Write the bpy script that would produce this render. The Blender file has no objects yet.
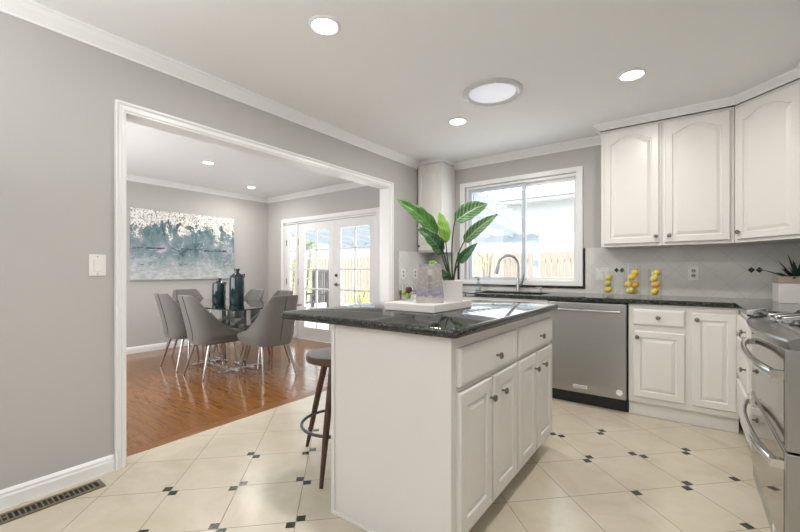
import bpy, bmesh, math, random
from mathutils import Vector, Matrix
random.seed(7)
C = bpy.context.scene
COL = C.collection
PI = math.pi

# ------------------------------------------------------------------ camera, world, sun, exposure
cd = bpy.data.cameras.new('camera')
cam = bpy.data.objects.new('camera', cd); COL.objects.link(cam)
cam.location = (0, 0, 1.13)
cam.rotation_euler = (PI/2, 0, math.radians(36.65))
cd.sensor_width = 36; cd.lens = 384.7/800*36
cd.shift_y = 5.2/800
cd.clip_start = 0.05
C.camera = cam
C.view_settings.view_transform = 'Standard'
C.view_settings.look = 'None'
C.view_settings.gamma = 1
C.view_settings.use_curve_mapping = False
C.view_settings.exposure = 0.08

w = bpy.data.worlds.new('sky'); C.world = w; w.use_nodes = True
bg = w.node_tree.nodes['Background']
bg.inputs['Color'].default_value = (0.88, 0.94, 1.0, 1)
bg.inputs['Strength'].default_value = 4.6

def lamp(name, kind, loc, rot, energy, color=(1, 1, 1), **kw):
    d = bpy.data.lights.new(name, kind); d.energy = energy; d.color = color
    for k, v in kw.items(): setattr(d, k, v)
    o = bpy.data.objects.new(name, d); COL.objects.link(o)
    o.location = loc; o.rotation_euler = rot
    return o
lamp('sun', 'SUN', (0, -4, 8), (math.radians(25), 0, math.radians(-25)), 9, (1, .96, .9), angle=.02)
# soft fill lamp added behind the camera
lamp('rear_fill', 'AREA', (-0.9, -2.7, 1.5), (math.radians(110), 0, 0), 15, (1, 1, 1), shape='RECTANGLE', size=2.8, size_y=1.9)
lamp('dining_fill', 'AREA', (-4.4, .35, 1.3), (math.radians(88), 0, 0), 50, (.98, .99, 1), shape='RECTANGLE', size=2.4, size_y=1.5)  # unseen fill lamp added to brighten the dining room
lamp('ceiling_bounce_fill', 'AREA', (-.9, -.95, 1.5), (math.radians(180), 0, 0), 62, (.96, .98, 1), shape='RECTANGLE', size=2.2, size_y=1.6)  # upward lamp added behind the camera to brighten the ceiling
# sky portals in the window and the glazed doors (they guide the sky light and give off none themselves)
for nm, x, z, sx, sz in (('window_portal', -1.49, 1.56, 1.25, 1.12), ('door_portal', -4.57, .98, 2.1, 1.95)):
    q = lamp(nm, 'AREA', (x, 4.34, z), (math.radians(-90), 0, 0), 1, shape='RECTANGLE', size=sx, size_y=sz)
    q.data.cycles.is_portal = True

# ------------------------------------------------------------------ materials
class NT:
    def __init__(s, name):
        s.m = bpy.data.materials.new(name); s.m.use_nodes = True
        s.t = s.m.node_tree; s.b = s.t.nodes['Principled BSDF']
    def n(s, typ, **kw):
        x = s.t.nodes.new(typ)
        for k, v in kw.items(): setattr(x, k, v)
        return x
    def l(s, a, b): s.t.links.new(a, b)
    def v(s, sock, val):
        if hasattr(val, 'links'): s.l(val, sock)
        else: sock.default_value = val
    def math(s, op, a, b=0.0, c=None):
        x = s.n('ShaderNodeMath', operation=op)
        s.v(x.inputs[0], a); s.v(x.inputs[1], b)
        if c is not None: s.v(x.inputs[2], c)
        return x.outputs[0]
    def noise(s, vec, scale, detail=3, rough=.5, dist=0):
        x = s.n('ShaderNodeTexNoise'); x.inputs['Scale'].default_value = scale
        x.inputs['Detail'].default_value = detail; x.inputs['Roughness'].default_value = rough
        x.inputs['Distortion'].default_value = dist
        s.l(vec, x.inputs['Vector']); return x.outputs['Fac']
    def ramp(s, f, stops, interp='LINEAR'):
        x = s.n('ShaderNodeValToRGB'); x.color_ramp.interpolation = interp
        e = x.color_ramp.elements
        while len(e) < len(stops): e.new(.5)
        for i, (p, c) in enumerate(stops):
            e[i].position = p; e[i].color = tuple(c) + (1,) if len(c) == 3 else c
        s.l(f, x.inputs[0]); return x.outputs[0]
    def mix(s, f, a, b):
        x = s.n('ShaderNodeMix', data_type='RGBA')
        s.v(x.inputs[0], f)
        for i, c in ((6, a), (7, b)):
            if hasattr(c, 'links'): s.l(c, x.inputs[i])
            else: x.inputs[i].default_value = tuple(c) + (1,)
        return x.outputs[2]
    def obj(s): return s.n('ShaderNodeTexCoord').outputs['Object']
    def xyz(s, vec):
        x = s.n('ShaderNodeSeparateXYZ'); s.l(vec, x.inputs[0]); return x.outputs
    def mapping(s, vec, scale=(1, 1, 1), rot=(0, 0, 0), loc=(0, 0, 0)):
        x = s.n('ShaderNodeMapping'); s.l(vec, x.inputs[0])
        x.inputs['Scale'].default_value = scale; x.inputs['Rotation'].default_value = rot; x.inputs['Location'].default_value = loc
        return x.outputs[0]
    def bump(s, h, strength=.2, dist=.002):
        x = s.n('ShaderNodeBump'); x.inputs['Strength'].default_value = strength; x.inputs['Distance'].default_value = dist
        s.l(h, x.inputs['Height']); s.l(x.outputs[0], s.b.inputs['Normal'])

def plain(name, col, rough=.5, metal=0, emit=None, estr=0, var=0.0, vscale=6, coat=0, spec=.5):
    k = NT(name); b = k.b
    b.inputs['Base Color'].default_value = tuple(col) + (1,)
    b.inputs['Roughness'].default_value = rough; b.inputs['Metallic'].default_value = metal
    b.inputs['Specular IOR Level'].default_value = spec
    if coat: b.inputs['Coat Weight'].default_value = coat; b.inputs['Coat Roughness'].default_value = .08
    if emit:
        b.inputs['Emission Color'].default_value = tuple(emit) + (1,); b.inputs['Emission Strength'].default_value = estr
    if var:
        f = k.noise(k.obj(), vscale, 4)
        k.l(k.mix(f, [c*(1-var) for c in col], [min(1, c*(1+var)) for c in col]), b.inputs['Base Color'])
    return k.m

def thin_glass(name, tint=(1, 1, 1), refl=1.0, rough=0.0):
    k = NT(name); t = k.t
    tr = k.n('ShaderNodeBsdfTransparent'); tr.inputs[0].default_value = tuple(tint) + (1,)
    gl = k.n('ShaderNodeBsdfGlossy'); gl.inputs['Roughness'].default_value = rough
    fr = k.n('ShaderNodeFresnel'); ge = k.n('ShaderNodeNewGeometry'); k.l(k.math('MULTIPLY_ADD', ge.outputs['Backfacing'], 1/1.45-1.45, 1.45), fr.inputs[0])
    mx = k.n('ShaderNodeMixShader')
    k.l(k.math('MULTIPLY', fr.outputs[0], refl), mx.inputs[0]); k.l(tr.outputs[0], mx.inputs[1]); k.l(gl.outputs[0], mx.inputs[2])
    k.l(mx.outputs[0], t.nodes['Material Output'].inputs['Surface'])
    return k.m

def mk_tile():
    k = NT('cream_floor_tile'); o = k.obj(); x, y, z = k.xyz(o)
    r = .70710678
    u = k.math('MULTIPLY', k.math('ADD', x, y), r); v = k.math('MULTIPLY', k.math('SUBTRACT', y, x), r)
    def cell(a, a0, T):
        q = k.math('DIVIDE', k.math('SUBTRACT', a, a0), T)
        f = k.math('FRACT', q)
        d = k.math('MULTIPLY', k.math('MINIMUM', f, k.math('SUBTRACT', 1.0, f)), T)
        return d, k.math('FLOOR', q)
    du, iu = cell(u, -.547 - 3.34, .334); dv, iv = cell(v, 1.785 - 3.42, .342)
    g = k.math('LESS_THAN', k.math('MINIMUM', du, dv), .0021)
    wn = k.n('ShaderNodeTexWhiteNoise', noise_dimensions='2D')
    cb = k.n('ShaderNodeCombineXYZ'); k.l(iu, cb.inputs[0]); k.l(iv, cb.inputs[1]); k.l(cb.outputs[0], wn.inputs['Vector'])
    f1 = k.noise(o, 3.2, 6, .6, .8)
    c1 = k.ramp(f1, [(.3, (.53, .465, .355)), (.55, (.61, .55, .44)), (.75, (.66, .605, .50))])
    c2 = k.mix(k.math('MULTIPLY', wn.outputs['Value'], .35), c1, (.585, .515, .405))
    k.l(k.mix(g, c2, (.27, .22, .165)), k.b.inputs['Base Color'])
    k.l(k.math('MULTIPLY_ADD', g, .4, .24), k.b.inputs['Roughness'])
    k.bump(k.math('SUBTRACT', 1.0, g), .3, .001)
    return k.m

def mk_wood_floor():
    k = NT('oak_floor'); o = k.obj(); x, y, z = k.xyz(o)
    W = .083
    q = k.math('DIVIDE', y, W); row = k.math('FLOOR', q); f = k.math('FRACT', q)
    wn = k.n('ShaderNodeTexWhiteNoise', noise_dimensions='1D'); k.l(row, wn.inputs['W'])
    xs = k.math('ADD', x, k.math('MULTIPLY', wn.outputs['Value'], 3.0))
    q2 = k.math('DIVIDE', xs, .9); f2 = k.math('FRACT', q2)
    wn2 = k.n('ShaderNodeTexWhiteNoise', noise_dimensions='2D')
    cb = k.n('ShaderNodeCombineXYZ'); k.l(row, cb.inputs[0]); k.l(k.math('FLOOR', q2), cb.inputs[1]); k.l(cb.outputs[0], wn2.inputs['Vector'])
    va = k.n('ShaderNodeVectorMath', operation='ADD'); k.l(o, va.inputs[0]); k.l(wn2.outputs['Color'], va.inputs[1])
    gr = k.noise(k.mapping(va.outputs[0], (3, 34, 1)), 1.6, 5, .65, 1.2)
    c = k.ramp(gr, [(.32, (.075, .03, .011)), (.43, (.22, .09, .027)), (.68, (.35, .155, .048))])
    c = k.mix(k.math('MULTIPLY', wn2.outputs['Value'], .5), c, (.22, .095, .030))
    gap = k.math('MAXIMUM', k.math('LESS_THAN', f, .022), k.math('LESS_THAN', f2, .003))
    k.l(k.mix(gap, c, (.05, .02, .01)), k.b.inputs['Base Color'])
    k.b.inputs['Roughness'].default_value = .15
    k.bump(k.math('SUBTRACT', 1.0, gap), .25, .001)
    return k.m

def mk_granite():
    k = NT('black_granite'); o = k.obj()
    vo = k.n('ShaderNodeTexVoronoi'); vo.inputs['Scale'].default_value = 190; k.l(o, vo.inputs['Vector'])
    n1 = k.noise(o, 95, 4, .7)
    c = k.ramp(n1, [(.42, (.006, .008, .007)), (.56, (.03, .034, .03)), (.66, (.13, .13, .11)), (.8, (.30, .28, .22))])
    c = k.mix(k.math('LESS_THAN', vo.outputs['Distance'], .17), c, (.10, .12, .10))
    k.l(c, k.b.inputs['Base Color']); k.b.inputs['Roughness'].default_value = .035; k.b.inputs['IOR'].default_value = 1.6
    return k.m

def mk_backsplash():
    k = NT('grey_white_backsplash_tile'); o = k.obj(); x, y, z = k.xyz(o)
    h = k.math('ADD', x, y)     # runs along the window side (y constant) and the side returns (x constant)
    r = .70710678; T = .1665
    a = k.math('MULTIPLY', k.math('ADD', k.math('ADD', h, 3.675), k.math('SUBTRACT', z, 1.14)), r)
    b = k.math('MULTIPLY', k.math('SUBTRACT', k.math('ADD', h, 3.675), k.math('SUBTRACT', z, 1.14)), r)
    def d(q):
        f = k.math('FRACT', k.math('DIVIDE', q, T)); return k.math('MULTIPLY', k.math('MINIMUM', f, k.math('SUBTRACT', 1.0, f)), T)
    g = k.math('LESS_THAN', k.math('MINIMUM', d(a), d(b)), .0017)
    n1 = k.noise(o, 5, 4)
    c = k.ramp(n1, [(.3, (.60, .59, .56)), (.7, (.68, .67, .64))])
    k.l(k.mix(k.math('MULTIPLY', g, .55), c, (.43, .42, .40)), k.b.inputs['Base Color'])
    k.b.inputs['Roughness'].default_value = .28
    return k.m

def mk_painting():
    k = NT('abstract_canvas'); o = k.obj(); x, y, z = k.xyz(o)
    u = k.math('DIVIDE', k.math('ADD', y, .755), 1.51); v = k.math('DIVIDE', z, 1.0)
    n1 = k.noise(k.mapping(o, (1, 3.0, 1.9)), 1.7, 6, .7, .5)
    n2 = k.noise(k.mapping(o, (1, 1, 1.4)), 7, 5, .7, 1.0)
    n3 = k.noise(k.mapping(o, (1, 1.5, 5)), 6, 5, .7)
    mid = k.ramp(n1, [(.34, (.05, .08, .11)), (.42, (.11, .18, .20)), (.49, (.17, .26, .27)), (.56, (.24, .27, .34)), (.62, (.33, .37, .43)), (.72, (.52, .55, .57))])
    tex = k.mix(k.math('MULTIPLY', k.math('GREATER_THAN', n2, .60), .55), mid, (.66, .68, .68))
    # pale band along the bottom, crackled white along the top
    wv = k.math('ADD', v, k.math('MULTIPLY', k.math('SUBTRACT', n2, .5), .45))
    low = k.n('ShaderNodeMapRange'); k.l(wv, low.inputs[0]); low.inputs[1].default_value = .36; low.inputs[2].default_value = .08
    pale = k.ramp(n3, [(.35, (.36, .42, .44)), (.55, (.60, .62, .60)), (.7, (.72, .72, .68))])
    tex = k.mix(k.math('MULTIPLY', low.outputs[0], .8), tex, pale)
    top = k.math('GREATER_THAN', k.math('ADD', wv, k.math('MULTIPLY', k.math('SUBTRACT', n1, .5), 1.3)), .72)
    ck = k.noise(o, 15, 5, .75, 2.2)
    white = k.ramp(ck, [(.40, (.22, .22, .21)), (.47, (.52, .51, .48)), (.50, (.84, .83, .79))])
    tex = k.mix(top, tex, white)
    # broken dark horizon streaks
    dz = k.math('ABSOLUTE', k.math('SUBTRACT', v, k.math('MULTIPLY_ADD', n2, .08, .41)))
    st = k.math('MULTIPLY', k.math('LESS_THAN', dz, .016), k.math('GREATER_THAN', n3, .51))
    tex = k.mix(st, tex, (.06, .06, .07))
    dz2 = k.math('ABSOLUTE', k.math('SUBTRACT', v, k.math('MULTIPLY_ADD', n1, .10, .17)))
    st2 = k.math('MULTIPLY', k.math('LESS_THAN', dz2, .010), k.math('GREATER_THAN', n2, .55))
    tex = k.mix(st2, tex, (.05, .08, .09))
    k.l(tex, k.b.inputs['Base Color']); k.b.inputs['Roughness'].default_value = .55
    k.bump(n2, .4, .004)
    return k.m

def mk_wood(name, a, b, scale=(30, 30, 3), rough=.45):
    k = NT(name); o = k.obj()
    f = k.noise(k.mapping(o, scale), 1.5, 5, .6, .8)
    k.l(k.ramp(f, [(.3, a), (.7, b)]), k.b.inputs['Base Color']); k.b.inputs['Roughness'].default_value = rough
    return k.m

def mk_fabric(name, a, b):
    k = NT(name); o = k.obj()
    f = k.noise(o, 260, 2); f2 = k.noise(o, 4, 3)
    c = k.mix(f, a, b); c = k.mix(k.math('MULTIPLY', f2, .3), c, [x*.8 for x in a])
    k.l(c, k.b.inputs['Base Color']); k.b.inputs['Roughness'].default_value = .85
    k.b.inputs['Sheen Weight'].default_value = .25
    k.bump(f, .25, .001)
    return k.m

def mk_leaf(name, a, b, vein):
    k = NT(name); uv = k.n('ShaderNodeUVMap').outputs[0]; x, y, z = k.xyz(uv)
    d = k.math('ABSOLUTE', k.math('SUBTRACT', x, .5))
    s = k.math('FRACT', k.math('MULTIPLY', k.math('SUBTRACT', y, k.math('MULTIPLY', d, .35)), 9))
    st = k.math('MULTIPLY', k.math('LESS_THAN', s, .22), .55)
    m = k.math('LESS_THAN', d, .035)
    n = k.noise(uv, 4, 3)
    c = k.mix(n, a, b); c = k.mix(k.math('MAXIMUM', st, m), c, vein)
    k.l(c, k.b.inputs['Base Color']); k.b.inputs['Roughness'].default_value = .38
    return k.m

def mk_steel(name, col=(.56, .56, .55), rough=.3):
    k = NT(name); o = k.obj()
    f = k.noise(k.mapping(o, (2, 2, 220)), 2, 2)
    k.l(k.mix(f, [c*.94 for c in col], [c*1.05 for c in col]), k.b.inputs['Base Color'])
    k.b.inputs['Metallic'].default_value = 1; k.b.inputs['Roughness'].default_value = rough
    return k.m

def mk_frost():
    k = NT('frosted_pearl_glass'); o = k.obj(); x, y, z = k.xyz(o)
    n1 = k.noise(o, 60, 4, .75); n2 = k.noise(o, 22, 3)
    band = k.math('ADD', z, k.math('MULTIPLY', k.math('SUBTRACT', n2, .5), .04))
    c = k.ramp(k.math('DIVIDE', band, .205), [(.0, (.50, .48, .44)), (.14, (.50, .48, .45)), (.19, (.27, .25, .33)), (.34, (.34, .32, .40)), (.40, (.36, .345, .31)), (.88, (.41, .39, .35)), (.95, (.33, .32, .38))])
    a = math.radians(33)
    u = k.math('ABSOLUTE', k.math('ADD', k.math('MULTIPLY', x, math.cos(a)), k.math('MULTIPLY', y, math.sin(a))))
    uw = k.math('ADD', u, k.math('MULTIPLY', k.math('SUBTRACT', n1, .5), .008))
    lo = k.math('MULTIPLY', k.math('LESS_THAN', uw, .009), k.math('MULTIPLY', k.math('GREATER_THAN', z, .055), k.math('LESS_THAN', z, .145)))
    hi = k.math('MULTIPLY', k.math('LESS_THAN', uw, .011), k.math('MULTIPLY', k.math('GREATER_THAN', z, .145), k.math('LESS_THAN', z, .178)))
    c = k.mix(k.math('MULTIPLY', lo, .5), c, (.20, .185, .17)); c = k.mix(k.math('MULTIPLY', hi, .45), c, (.70, .69, .66))
    c = k.mix(k.math('MULTIPLY', k.math('GREATER_THAN', n1, .56), .45), c, (.62, .61, .58))
    k.l(c, k.b.inputs['Base Color']); k.b.inputs['Roughness'].default_value = .15
    k.b.inputs['Metallic'].default_value = .3
    k.bump(n1, .5, .004)
    return k.m

M = {}
M['wall'] = plain('greige_wall_paint', (.485, .472, .457), .75, var=.02)
M['ceil'] = plain('white_ceiling_paint', (.85, .85, .85), .8, var=.01)
M['trim'] = plain('white_trim_paint', (.83, .83, .83), .3)
M['crown'] = plain('white_crown_paint', (.85, .85, .85), .45)
M['cab'] = plain('white_cabinet_paint', (.76, .742, .71), .3, var=.015, vscale=3)
M['tile'] = mk_tile(); M['insert'] = plain('dark_green_insert', (.022, .03, .027), .2, var=.4, vscale=60)
M['oak'] = mk_wood_floor(); M['oak_board'] = mk_wood('oak_threshold', (.17, .065, .02), (.33, .14, .046), (30, 3, 30), .3)
M['granite'] = mk_granite(); M['splash'] = mk_backsplash()
M['black_tile'] = plain('black_accent_tile', (.012, .012, .012), .2)
M['steel'] = mk_steel('brushed_steel', (.43, .43, .425)); M['steel_dark'] = mk_steel('satin_panel_steel', (.33, .33, .325), .25); M['chrome'] = plain('polished_chrome', (.74, .74, .74), .12, 1)
M['nickel'] = plain('brushed_nickel', (.24, .22, .20), .3, 1)
M['black'] = plain('black_plastic', (.01, .01, .01), .4)
M['oven_glass'] = plain('dark_oven_glass', (.22, .205, .18), .06, .85)
M['iron'] = plain('cast_iron', (.03, .03, .045), .5)
M['glass'] = thin_glass('clear_glass', (.985, .99, .985), .6); M['table_glass'] = thin_glass('grey_table_glass', (.74, .80, .78), 1.6)
M['glass_edge'] = plain('dark_glass_edge', (.02, .045, .04), .1)
M['pane'] = thin_glass('window_glass', (.97, .98, .98), .7)
M['fabric'] = mk_fabric('grey_chair_fabric', (.135, .13, .122), (.19, .182, .172))
M['seam'] = plain('dark_seam', (.03, .03, .03), .7)
M['leg'] = plain('polished_chair_leg', (.55, .52, .49), .22, 1)
M['ceramic'] = plain('dark_teal_glaze', (.012, .035, .04), .12, var=.4, vscale=20, coat=.5)
M['canvas'] = mk_painting(); M['canvas_edge'] = plain('canvas_edge', (.30, .30, .28), .7)
M['walnut'] = mk_wood('dark_walnut', (.035, .016, .010), (.10, .045, .026))
M['walnut_top'] = mk_wood('walnut_seat', (.06, .034, .024), (.14, .08, .056), (4, 30, 30), .3)
M['metal_dark'] = plain('gunmetal', (.10, .10, .11), .3, 1)
M['lens'] = plain('lamp_lens', (1, 1, 1), .5, emit=(1, .94, .84), estr=14)
M['tube_lens'] = plain('tubular_skylight_lens', (.5, .5, .54), .4, emit=(.92, .93, 1), estr=.40)
M['ring_metal'] = plain('satin_skylight_ring', (.62, .62, .63), .35); M['plate'] = plain('white_switch_plastic', (.80, .79, .77), .35)
M['socket'] = plain('grey_socket', (.42, .41, .40), .4)
M['slot'] = plain('dark_slot', (.012, .012, .012), .6)
M['bronze'] = plain('bronze_register', (.20, .165, .11), .4, .5, var=.2, vscale=40)
M['pot'] = plain('white_ceramic_pot', (.74, .72, .70), .4); M['soil'] = plain('potting_soil', (.03, .022, .016), .9)
M['leaf_mid'] = mk_leaf('mid_green_leaf', (.045, .17, .028), (.085, .26, .045), (.16, .33, .10))
M['leaf_dark'] = mk_leaf('dark_green_leaf', (.02, .085, .025), (.045, .15, .04), (.15, .27, .14))
M['leaf_lime'] = mk_leaf('lime_green_leaf', (.20, .40, .05), (.30, .50, .09), (.13, .30, .05))
M['leaf_var'] = mk_leaf('variegated_leaf', (.03, .12, .03), (.09, .22, .06), (.42, .52, .36))
M['leaf_succ'] = mk_leaf('dark_succulent_leaf', (.010, .035, .018), (.022, .06, .03), (.02, .05, .03))
M['stem'] = plain('dark_stem', (.028, .045, .022), .5, var=.4, vscale=40)
M['frost'] = mk_frost()
M['lemon'] = plain('lemon_peel', (.74, .52, .06), .42, var=.12, vscale=30); M['lemon_orange'] = plain('ripe_lemon_peel', (.78, .42, .05), .42, var=.12, vscale=30)
M['lemon_green'] = plain('greenish_lemon_peel', (.62, .56, .12), .42, var=.12, vscale=30)
M['plum'] = plain('dark_red_skin', (.085, .012, .02), .25, var=.3, vscale=40); M['lime'] = plain('lime_peel', (.30, .42, .04), .4, var=.15, vscale=30)
M['rim_wood'] = mk_wood('pale_rim_wood', (.32, .25, .18), (.45, .36, .27), (3, 30, 30))
M['soap'] = plain('milky_soap', (.75, .76, .76), .2)
M['ext_white'] = plain('white_exterior_paint', (.29, .32, .35), .6); M['stucco'] = plain('pale_stucco', (.36, .36, .35), .9, var=.02)
M['fence'] = mk_wood('pale_fence_wood', (.185, .155, .125), (.26, .22, .18), (12, 12, 2), .8)
M['concrete'] = plain('pale_patio_concrete', (.80, .79, .77), .85, var=.04); M['roof'] = plain('grey_roof_shingle', (.13, .13, .13), .9, var=.1, vscale=20)
M['shrub'] = plain('shrub_leaf', (.20, .30, .08), .6, var=.35, vscale=3); M['shrub_yel'] = plain('yellow_green_leaf', (.38, .42, .08), .6, var=.3, vscale=5)
M['bark'] = plain('bark', (.12, .09, .06), .9); M['slat'] = plain('dark_patio_slat', (.06, .055, .055), .6)
M['screen'] = plain('window_sash_aluminium', (.52, .58, .66), .4, .1)

# ------------------------------------------------------------------ mesh helpers
ROOT = {}
def basis(n):
    n = Vector(n).normalized()
    a = Vector((0, 0, 1)) if abs(n.z) < .9 else Vector((1, 0, 0))
    x = a.cross(n).normalized(); return x, n.cross(x), n

class MB:
    def __init__(s): s.bm = bmesh.new(); s.mi = 0
    def face(s, vs):
        try:
            f = s.bm.faces.new(vs); f.material_index = s.mi; return f
        except ValueError: return None
    def verts(s, ps): return [s.bm.verts.new(p) for p in ps]
    def box(s, x0, y0, z0, x1, y1, z1):
        x0, x1 = sorted((x0, x1)); y0, y1 = sorted((y0, y1)); z0, z1 = sorted((z0, z1))
        v = s.verts([(x0, y0, z0), (x1, y0, z0), (x1, y1, z0), (x0, y1, z0), (x0, y0, z1), (x1, y0, z1), (x1, y1, z1), (x0, y1, z1)])
        for q in ((3, 2, 1, 0), (4, 5, 6, 7), (0, 1, 5, 4), (1, 2, 6, 5), (2, 3, 7, 6), (3, 0, 4, 7)): s.face([v[i] for i in q])
        return s
    def obox(s, O, U, V, N, u0, u1, v0, v1, n0, n1):
        P = lambda a, b, c: Vector(O) + Vector(U)*a + Vector(V)*b + Vector(N)*c
        v = s.verts([P(u0, v0, n0), P(u1, v0, n0), P(u1, v1, n0), P(u0, v1, n0), P(u0, v0, n1), P(u1, v0, n1), P(u1, v1, n1), P(u0, v1, n1)])
        for q in ((3, 2, 1, 0), (4, 5, 6, 7), (0, 1, 5, 4), (1, 2, 6, 5), (2, 3, 7, 6), (3, 0, 4, 7)): s.face([v[i] for i in q])
        return s
    def loops(s, rings, closed=True, cap0=True, cap1=True):
        R = [s.verts(r) for r in rings]; n = len(R[0])
        for a, b in zip(R, R[1:]):
            for i in range(n if closed else n-1):
                j = (i+1) % n
                s.face([a[i], a[j], b[j], b[i]])
        if cap0: s.face(R[0][::-1])
        if cap1: s.face(R[-1])
        return R
    def lathe(s, prof, c=(0, 0, 0), ax=(0, 0, 1), n=24, cap0=True, cap1=True):
        x, y, z = basis(ax); c = Vector(c)
        s.loops([[c + z*h + (x*math.cos(2*PI*i/n) + y*math.sin(2*PI*i/n))*max(r, 1e-4) for i in range(n)] for r, h in prof], True, cap0, cap1)
        return s
    def cyl(s, a, b, r0, r1=None, n=14):
        a = Vector(a); b = Vector(b); L = (b-a).length
        return s.lathe([(r0, 0), (r0 if r1 is None else r1, L)], a, b-a, n)
    def tube(s, pts, r, n=10, rr=None, closed=False):
        pts = [Vector(p) for p in pts]; m = len(pts); rings = []; px = None
        for i, p in enumerate(pts):
            t = (pts[(i+1) % m]-pts[i-1]) if closed else (pts[min(i+1, m-1)]-pts[max(i-1, 0)])
            t.normalize()
            if px is None: x, y, _ = basis(t)
            else:
                x = (px - t*px.dot(t)).normalized(); y = t.cross(x)
            px = x
            q = rr[i] if rr else r
            rings.append([p + (x*math.cos(2*PI*k/n) + y*math.sin(2*PI*k/n))*q for k in range(n)])
        if closed: rings.append(rings[0])
        s.loops(rings, True, not closed, not closed)
        if closed: bmesh.ops.remove_doubles(s.bm, verts=s.bm.verts, dist=1e-5)
        return s
    def prism(s, poly, z0, z1):
        s.loops([[(x, y, z0) for x, y in poly], [(x, y, z1) for x, y in poly]]); return s
    def sphere(s, c, r, sc=(1, 1, 1), n=14, rot=None):
        m = Matrix.Translation(c) @ (rot.to_4x4() if rot else Matrix()) @ Matrix.Diagonal((sc[0], sc[1], sc[2], 1))
        g = bmesh.ops.create_uvsphere(s.bm, u_segments=n, v_segments=max(8, n*2//3), radius=r, matrix=m)
        for v in g['verts']:
            for f in v.link_faces: f.material_index = s.mi
        return s
    def build(s, name, mats, parent=None, bevel=0, smooth=False, seg=2, recalc=True, keep=False, **props):
        mats = mats if isinstance(mats, (list, tuple)) else [mats]
        if recalc: bmesh.ops.recalc_face_normals(s.bm, faces=s.bm.faces)
        me = bpy.data.meshes.new(name)
        o = bpy.data.objects.new(name, me); COL.objects.link(o)
        off = Vector((0, 0, 0))
        if parent is not None:
            off = ROOT.get(parent.name, Vector((0, 0, 0))); o.parent = parent; ROOT[o.name] = off
        elif not keep:
            xs = [v.co for v in s.bm.verts]
            off = Vector(((min(v.x for v in xs)+max(v.x for v in xs))/2, (min(v.y for v in xs)+max(v.y for v in xs))/2, min(v.z for v in xs)))
            o.location = off; ROOT[o.name] = off.copy()
        for v in s.bm.verts: v.co -= off
        s.bm.to_mesh(me); s.bm.free()
        for m in mats: me.materials.append(M[m] if isinstance(m, str) else m)
        if smooth:
            for p in me.polygons: p.use_smooth = True
            me.set_sharp_from_angle(angle=math.radians(40))
        if bevel:
            b = o.modifiers.new('bevel', 'BEVEL'); b.width = bevel; b.segments = seg; b.limit_method = 'ANGLE'; b.angle_limit = math.radians(45)
        for k, v in props.items(): o[k] = v
        return o

def frame_ring(b, x0, x1, z0, z1, t, y0, y1, tt=None):
    """one closed rectangular frame in an x-z plane, t wide inwards"""
    tt = tt or t
    def rc(d, y): return [(x0+d*t, y, z0+d*tt), (x1-d*t, y, z0+d*tt), (x1-d*t, y, z1-d*tt), (x0+d*t, y, z1-d*tt)]
    R = [b.verts(r) for r in (rc(0, y0), rc(1, y0), rc(1, y1), rc(0, y1))]
    for a, c in zip(R, R[1:]+R[:1]):
        for i in range(4): b.face([a[i], a[(i+1) % 4], c[(i+1) % 4], c[i]])
    return b
def thing(name, loc, label, cat, group=None):
    o = bpy.data.objects.new(name, None); COL.objects.link(o); o.location = loc
    o.empty_display_size = .1
    ROOT[o.name] = Vector(loc); o['label'] = label; o['category'] = cat
    if group: o['group'] = group
    return o
def struct(mb, name, mats, parent=None, **kw):
    kw.setdefault('keep', True)
    o = mb.build(name, mats, parent, **kw)
    if parent is None: o['kind'] = 'structure'
    return o
def copy_tree(o, parent=None):
    c = o.copy(); COL.objects.link(c)
    if parent is not None: c.parent = parent
    for ch in list(o.children): copy_tree(ch, c)
    return c

def sweep(path, prof, side=1, closed=False):
    """profile (d outwards from the wall, z) along an XY polyline, mitred; side=+1 offsets to the left of travel"""
    P = [Vector((x, y)) for x, y in path]; rings = []
    for i, p in enumerate(P):
        def nrm(a, b):
            t = (b-a).normalized(); return Vector((-t.y, t.x))*side
        ns = []
        if i > 0: ns.append(nrm(P[i-1], p))
        if i < len(P)-1: ns.append(nrm(p, P[i+1]))
        if len(ns) == 2:
            m = (ns[0]+ns[1]).normalized(); m = m/max(.3, m.dot(ns[0]))
        else: m = ns[0]
        rings.append([(p.x+m.x*d, p.y+m.y*d, z) for d, z in prof])
    b = MB(); b.loops(rings); return b

LX, WY, RX, CZ = -2.615, 4.185, .93, 2.44   # kitchen planes
DX, DY0 = -6.1, .2                          # dining far plane and near plane
OY0, OY1, OZ = .845, 3.306, 2.046             # opening between the rooms
TX = -2.735                                 # dining side of the partition
REAR = -3.0

# ------------------------------------------------------------------ shell
b = MB(); b.box(TX, REAR, -.05, RX, WY, 0)
b.mi = 1
r2 = .70710678
def insert(i, j, which=None):
    u0 = -.547+.334*i; v0 = 1.785+.342*j
    for k, (su, sv) in enumerate((((-1, 1), (1, -1)) if (i+j) % 2 == 0 else ((1, 1), (-1, -1)))):
        if which is not None and k != which: continue
        cu, cv, h = u0+su*.021, v0+sv*.021, .0195
        q = []
        for a, c in ((-h, -h), (h, -h), (h, h), (-h, h)):
            u, v = cu+a, cv+c; q.append(((u-v)*r2, (u+v)*r2, .0006))
        b.face(b.verts(q))
for i in range(-8, 12):
    for j in range(-6, 8):
        u0 = -.547+.334*i; v0 = 1.785+.342*j; X = (u0-v0)*r2; Y = (u0+v0)*r2
        if (i, j) in ((6, 0), (8, 0), (7, -1)):
            insert(i, j, 1 if (i, j) == (6, 0) else 0)
        elif (-2.25 < X < -1.35 and -1 < Y < 3.1) or (-1.4 < X < .3 and 2.45 < Y < 3.1): insert(i, j)
struct(b, 'floor', ['tile', 'insert'], recalc=False)
b = MB(); b.box(DX, DY0, -.05, TX-.09, WY, 0); struct(b, 'floor_dining', 'oak')
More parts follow.
